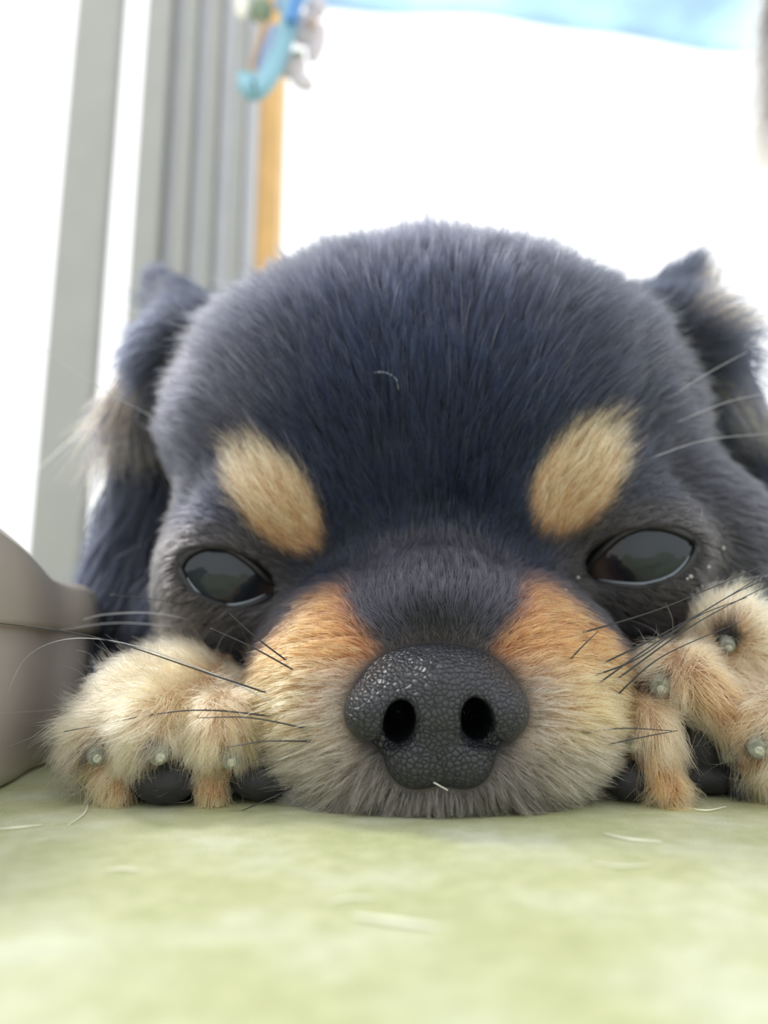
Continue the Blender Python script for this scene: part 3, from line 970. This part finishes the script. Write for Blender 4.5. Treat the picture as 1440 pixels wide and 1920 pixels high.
def hair_object(name, pts, cols, rad, mat=None):
    n = len(pts)
    cv = bpy.data.hair_curves.new(name)
    cv.add_curves([pts.shape[1]] * n)
    cv.attributes['position'].data.foreach_set('vector', (pts * S).astype(np.float32).ravel())
    ra = cv.attributes.get('radius') or cv.attributes.new('radius', 'FLOAT', 'POINT')
    ra.data.foreach_set('value', (rad * S).astype(np.float32).ravel())
    c_ = cv.attributes.new('hair_colour', 'FLOAT_COLOR', 'POINT')
    c_.data.foreach_set('color', np.concatenate([cols, np.ones(cols.shape[:2] + (1,))], 2).astype(np.float32).ravel())
    cv.materials.append(mat or fur_m)
    o = link(name, cv, dog)
    o['kind'] = 'stuff'
    return o

NFUR = 320000
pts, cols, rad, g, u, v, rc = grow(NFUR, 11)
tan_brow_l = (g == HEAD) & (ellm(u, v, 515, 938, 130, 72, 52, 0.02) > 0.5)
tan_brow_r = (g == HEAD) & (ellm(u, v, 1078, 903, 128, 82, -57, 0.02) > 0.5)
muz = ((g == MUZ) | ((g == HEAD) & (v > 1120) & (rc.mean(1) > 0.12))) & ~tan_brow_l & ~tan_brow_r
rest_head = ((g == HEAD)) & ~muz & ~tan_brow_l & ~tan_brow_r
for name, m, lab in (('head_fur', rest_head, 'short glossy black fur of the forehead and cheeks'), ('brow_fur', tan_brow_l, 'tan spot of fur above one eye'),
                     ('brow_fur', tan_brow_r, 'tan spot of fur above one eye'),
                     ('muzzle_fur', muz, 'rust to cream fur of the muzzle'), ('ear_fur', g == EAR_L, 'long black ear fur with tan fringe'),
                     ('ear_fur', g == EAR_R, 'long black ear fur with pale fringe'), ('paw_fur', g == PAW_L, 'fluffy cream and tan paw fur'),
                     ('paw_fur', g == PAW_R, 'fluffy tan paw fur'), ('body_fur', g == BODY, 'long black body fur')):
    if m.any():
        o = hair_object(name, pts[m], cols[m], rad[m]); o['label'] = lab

# long loose curly hairs standing out of the paws
def stray(N, seed):
    p, n, g = scatter(N * 40, seed)
    m = ((g == PAW_L) | (g == PAW_R)) & (p[:, 1] < 15.5)
    p, n = p[m][:N], n[m][:N]
    r_ = np.random.default_rng(seed)
    K = 12
    d = n * 0.8 + np.array([0, -0.2, -0.5]) + r_.normal(0, 0.45, (len(p), 3))
    d /= np.linalg.norm(d, axis=1)[:, None]
    L = r_.uniform(0.4, 1.1, len(p))
    pts = np.zeros((len(p), K, 3)); pts[:, 0] = p
    w = r_.normal(0, 0.28, (len(p), 3))
    for k in range(1, K):
        w = 0.75 * w + r_.normal(0, 0.16, w.shape)
        d = d + w * 0.55; d /= np.linalg.norm(d, axis=1)[:, None]
        pts[:, k] = pts[:, k - 1] + d * (L / K)[:, None]
    pts[:, :, 2] = np.maximum(pts[:, :, 2], 0.04)
    cols = np.repeat(np.repeat(lin(226, 200, 165)[None, None], len(p), 0), K, 1) * r_.uniform(0.5, 1.1, (len(p), 1, 1))
    rad = np.repeat((np.linspace(1, 0.3, K) * 0.0042)[None], len(p), 0)
    return pts, np.clip(cols, 0, 0.9), rad
o = hair_object('stray_fur', *stray(420, 5)); o['label'] = 'loose curly hairs standing out of the paws'

# ---- whiskers ---------------------------------------------------------------
def whisker_mat(name, c, rough=0.3):
    return simple_mat(name, c, rough, 0.1, 400)
wk_dark = whisker_mat('dark_whisker', (0.022, 0.022, 0.026))
wk_pale = whisker_mat('pale_whisker', lin(176, 178, 184))
def whisker(pix, r, drift=0.6, mat=wk_dark, name='whisker', sink=0.06):
    root = surf(*pix[0])
    n_ = len(pix)
    pts = [root + np.array([0, sink, 0])]
    for i, (a, b) in enumerate(pix[1:], 1):
        t = i / (n_ - 1)
        d = root[1] - 0.35 * math.sin(math.pi * min(1, t * 1.2)) * (0.5 if drift else 0.2) + drift * t
        s_ = surf(a, b)
        d = min(d, s_[1] - 0.12) if abs(s_[1] - root[1]) < 3 else d
        pts.append(P(a, b, d))
    c = bez(pts, 28)
    V, F = tube(c, [r * (1 - 0.55 * i / 28) for i in range(29)], 6)
    V = [np.array([q[0], q[1], max(q[2], 0.02)]) for q in V]
    return link(name, mesh_from(name, V, F, mat), dog)
for w in ([(515, 1305), (400, 1266), (180, 1195), (-30, 1165)], [(520, 1345), (400, 1332), (300, 1338), (120, 1372)], [(590, 1370), (470, 1346), (370, 1346)],
          [(590, 1391), (500, 1390), (425, 1401)], [(560, 1262), (470, 1212), (395, 1178)], [(545, 1245), (480, 1195), (430, 1150)], [(430, 1165), (340, 1132), (205, 1115)],
          [(545, 1525), (470, 1568), (400, 1582)], [(640, 1545), (600, 1570), (560, 1580)], [(565, 1470), (500, 1500), (430, 1530)],
          [(1120, 1250), (1220, 1200), (1330, 1140), (1450, 1066)], [(1110, 1292), (1220, 1212), (1360, 1122), (1450, 1080)], [(1150, 1280), (1300, 1172), (1450, 1092)],
          [(1150, 1312), (1240, 1232), (1390, 1165)], [(1062, 1246), (1092, 1212), (1122, 1183)], [(1080, 1190), (1220, 1148), (1330, 1104), (1450, 1052)],
          [(1060, 1382), (1160, 1366), (1260, 1370)], [(1110, 1405), (1190, 1385), (1270, 1370)], [(1020, 1535), (1035, 1555), (1048, 1572)], [(1050, 1528), (1085, 1548), (1105, 1552)],
          [(1110, 1270), (1200, 1232), (1300, 1160), (1400, 1120)]):
    whisker(w, 0.016, -0.2 if w[0][0] < 600 else 0.3)
for w in ([(515, 1322), (420, 1272), (250, 1210), (130, 1198), (50, 1232), (8, 1312)], [(380, 1168), (290, 1150), (200, 1152), (155, 1162)], [(345, 1176), (220, 1168), (110, 1182)],
          [(1225, 765), (1320, 704), (1400, 660)], [(1235, 805), (1360, 755), (1450, 735)], [(1210, 862), (1320, 826), (1450, 812)], [(1240, 1120), (1330, 1095), (1450, 1078)],
          [(330, 805), (180, 722), (40, 625)], [(1312, 940), (1316, 958), (1313, 978)]):
    whisker(w, 0.011, 0.8, wk_pale)
hair_white = whisker_mat('white_hair', lin(236, 236, 226))
for w in ([(690, 700), (720, 698), (742, 710), (747, 730)], [(780, 1440), (806, 1462), (840, 1482)], [(745, 1528), (752, 1545), (770, 1552)], [(715, 485), (735, 479), (752, 482)]):
    whisker(w, 0.016, 0.0, hair_white, 'stray_hair', 0.0)

# crumbs of dried tear round one eye
crust_m = simple_mat('tear_crust', lin(170, 168, 165), 0.35, 0.2, 2000, 0.5)
for u_, v_, r_ in ((1352, 1029, 0.075), (1325, 1064, 0.06), (1292, 1082, 0.075), (1285, 1086, 0.05), (1313, 1100, 0.05), (1082, 1084, 0.06), (1058, 1108, 0.07), (1296, 1118, 0.05)):
    r_ *= 0.55; c_ = surf(u_, v_, 0.10)
    V, F = uv_sphere(np.zeros(3), 1.0, 10, 7)
    V = [c_ + r_ * np.array([q[0] * random.uniform(.6, 1.2), q[1] * random.uniform(.6, 1.0), q[2] * random.uniform(.6, 1.3)]) for q in V]
    link('tear_crust', mesh_from('tear_crust', V, F, crust_m), dog)

# ----------------------------------------------------------------------------
# loose hairs shed on the floor
# ----------------------------------------------------------------------------
def FP(u, v, z=0.03):
    c = (960.0 - v) / FPX
    y = CP - SP * c; zz = SP + CP * c
    d = (z - CAM_H) * y / zz
    return np.array([(u - 720.0) / FPX / y * d, d, z])
shed_m = whisker_mat('shed_hair', lin(232, 232, 214), 0.4)
for pix, r, lab in (
    ([(196, 1632), (230, 1629), (260, 1632)], 0.016, 'short pale shed hair on the floor in front of the tan paw'),
    ([(612, 1692), (655, 1684), (702, 1683)], 0.016, 'faint straight shed hair on the floor below the nose'),
    ([(660, 1716), (740, 1728), (822, 1738)], 0.030, 'thick pale shed hair lying nearest the camera'),
    ([(1132, 1562), (1180, 1573), (1240, 1578)], 0.018, 'bright white curved shed hair near the sideways paw'),
    ([(1112, 1616), (1165, 1624), (1222, 1620)], 0.012, 'faint long shed hair in front of the white one by the sideways paw'),
    ([(1278, 1513), (1325, 1519), (1362, 1512)], 0.012, 'thin white shed hair touching the sideways paw'),
    ([(168, 1488), (160, 1522), (128, 1547)], 0.014, 'white hooked shed hair beside the outer toe of the tan paw'),
    ([(-6, 1554), (35, 1551), (78, 1546)], 0.012, 'straight white shed hair next to the cream tub'),
):
    c_ = bez([FP(*q) for q in pix], 20)
    V, F = tube(c_, [r * (1 - 0.6 * abs(2 * i / 20 - 1)) for i in range(21)], 6)
    o = link('shed_hair', mesh_from('shed_hair', V, F, shed_m))
    tag(o, lab, 'hair', 'shed hairs on the floor')

# ----------------------------------------------------------------------------
# things behind the dog, far out of focus
# ----------------------------------------------------------------------------
def translucent_mat(name, col, tr=0.5, rough=0.5, noise=0.08, scale=30):
    m = simple_mat(name, col, rough, noise, scale)
    t = m.node_tree
    b = t.nodes['Principled BSDF']; out = t.nodes['Material Output']
    tl = t.nodes.new('ShaderNodeBsdfTranslucent'); mx = t.nodes.new('ShaderNodeMixShader')
    src = b.inputs['Base Color'].links[0].from_socket
    t.links.new(src, tl.inputs['Color']); mx.inputs[0].default_value = tr
    t.links.new(b.outputs[0], mx.inputs[1]); t.links.new(tl.outputs[0], mx.inputs[2]); t.links.new(mx.outputs[0], out.inputs['Surface'])
    return m

# blue cloth slung overhead
def make_cloth():
    d0 = 62.0
    V, F = [], []
    nu, nv = 90, 24
    for i in range(nu):
        t = i / (nu - 1)
        u_ = 480 + t * 1260
        low = 14 + 12 * sm(np.array([u_]), 560, 900)[0] + 66 * sm(np.array([u_]), 860, 1440)[0]
        base = P(u_, low, d0)
        for j in range(nv):
            q = j / (nv - 1)
            fold = 1.1 * math.sin(q * 17 + t * 4.0) + 0.8 * math.sin(q * 31 - t * 7)
            V.append(base + np.array([0, fold * (0.3 + q), 34 * q + 0.25 * math.sin(t * 25)]))
    for i in range(nu - 1):
        for j in range(nv - 1):
            F.append((i * nv + j, (i + 1) * nv + j, (i + 1) * nv + j + 1, i * nv + j + 1))
    me = mesh_from('blue_cloth', V, F, translucent_mat('blue_cloth', lin(206, 230, 255), 0.65, 0.6, 0.22, 14))
    o = link('blue_cloth', me)
    md = o.modifiers.new('thickness', 'SOLIDIFY'); md.thickness = 0.15 * S
    tag(o, 'pale blue rippled cloth hanging across the top behind the dog', 'cloth')
make_cloth()

# ornament hanging in front of the wooden post
def make_ornament():
    d = 34.0
    root = link('hanging_ornament', None, loc=tuple(P(520, 100, d) * S))
    def part(name, V, F, mat, parent=root):
        o = link(name, mesh_from(name, V, F, mat), parent)
        if parent is root: o.location = tuple(-a for a in root.location)
        return o
    blue = simple_mat('blue_ribbon', lin(140, 186, 206), 0.4, 0.06, 60)
    deep = simple_mat('deep_blue_ribbon', lin(84, 142, 206), 0.4, 0.06, 60)
    pale = simple_mat('pale_petal', lin(206, 198, 204), 0.4, 0.05, 60)
    white = simple_mat('white_bead', lin(238, 236, 224), 0.15, 0.03, 60)
    olive = simple_mat('olive_leaf', lin(126, 142, 118), 0.5, 0.1, 60)
    brown = simple_mat('brown_cord', lin(190, 165, 145), 0.6, 0.1, 60)
    def flat(pix, w, mat, name, th=0.18, dd=0.0):
        c = bez([P(a, b, d + dd) for a, b in pix], 24)
        V, F = [], []
        n_ = len(c)
        for i in range(n_):
            t = c[min(i + 1, n_ - 1)] - c[max(i - 1, 0)]; t /= np.linalg.norm(t)
            sd = np.cross(t, [0, 1, 0]); sd /= np.linalg.norm(sd)
            ww = w if not callable(w) else w(i / (n_ - 1))
            for a, b in ((-1, -1), (1, -1), (1, 1), (-1, 1)):
                V.append(c[i] + sd * ww * a + np.array([0, th * b, 0]))
        for i in range(n_ - 1):
            for k in range(4): F.append((i * 4 + k, i * 4 + (k + 1) % 4, i * 4 + 4 + (k + 1) % 4, i * 4 + 4 + k))
        F.append((0, 1, 2, 3)); F.append(tuple((n_ - 1) * 4 + k for k in (3, 2, 1, 0)))
        return part(name, V, F, mat)
    flat([(556, -60), (548, 10), (538, 60), (520, 110), (500, 150), (478, 172), (462, 160), (466, 138)], 0.46, blue, 'ribbon_loop')
    flat([(566, -60), (556, 0), (545, 40)], 0.30, deep, 'ribbon_tail', 0.2, -0.6)
    flat([(492, 40), (486, 75), (474, 120), (466, 150)], 0.13, brown, 'cord', 0.12, 0.3)
    flat([(518, 50), (505, 85), (490, 130)], 0.34, translucent_mat('pale_blue_petal', lin(190, 205, 232), 0.4), 'petal', 0.12, 0.5)
    def blob(u_, v_, a, b, mat, name, dd=0.0, ang=0.0):
        c = P(u_, v_, d + dd)
        V, F = uv_sphere(np.zeros(3), 1.0, 18, 12)
        R = rotz_x('y', ang)
        part(name, [c + R @ (np.array(q) * np.array([px(a, d), px(min(a, b) * 0.6, d), px(b, d)])) for q in V], F, mat)
    blob(454, 10, 15, 34, white, 'bead')
    blob(490, 20, 26, 34, olive, 'leaf', 0.6)
    blob(530, 5, 20, 26, translucent_mat('sky_petal', lin(176, 200, 226), 0.4), 'petal', 0.5)
    for u_, v_, a, b, g_ in ((572, 55, 32, 42, 0.3), (546, 122, 34, 32, -0.4), (594, 80, 20, 54, 0.2), (566, 152, 32, 20, 0.7), (592, 15, 24, 30, 0.1)):
        blob(u_, v_, a, b, pale, 'petal', 0.9, g_)
    blob(585, 42, 10, 14, brown, 'petal_heart', 0.3)
    blob(560, 100, 12, 8, olive, 'petal_heart', 0.2)
    tag(root, 'blue ribbon ornament with pale petals hanging over the wooden post', 'ornament')
make_ornament()

# dark tuft hanging in at the corner under the cloth
def make_tuft():
    d = 30.0
    top = P(1500, -120, d); end = P(1478, 270, d)
    c = bez([top, P(1486, 60, d), end], 16)
    V, F = tube(c, [px(30 + 34 * math.sin(math.pi * min(1, i / 16 * 0.8 + 0.15)), d) * (1 if i < 15 else 0.55) for i in range(17)], 16)
    core = link('hanging_tuft', mesh_from('hanging_tuft', V, F, simple_mat('tuft_core', (0.12, 0.11, 0.11), 0.8, 0.2, 200)))
    tag(core, 'greyish fluffy hair tuft hanging down beside the edge of the blue cloth', 'tuft')
    r_ = np.random.default_rng(3)
    N, K = 5000, 6
    i = r_.integers(0, 17, N)
    base = np.array(c)[i]
    a = r_.uniform(0, 2 * math.pi, N)
    rr = px(55, d) * r_.uniform(0.5, 1, N)
    p = base + np.stack([np.cos(a) * rr, np.sin(a) * rr, r_.normal(0, 0.6, N)], 1)
    L = r_.uniform(1.5, 3.4, N)
    dr = np.stack([np.cos(a) * 0.5, np.sin(a) * 0.5, -np.ones(N)], 1) + r_.normal(0, 0.15, (N, 3))
    s_ = np.linspace(0, 1, K)
    pts = p[:, None] + L[:, None, None] * s_[None, :, None] * dr[:, None]
    cols = np.repeat(np.repeat(np.array([[[0.34, 0.30, 0.27]]]), N, 0), K, 1)
    rad = np.repeat((np.linspace(1, 0.3, K) * 0.014)[None], N, 0)
    o = hair_object('tuft_hair', pts, cols, rad)
    o.parent = core
make_tuft()
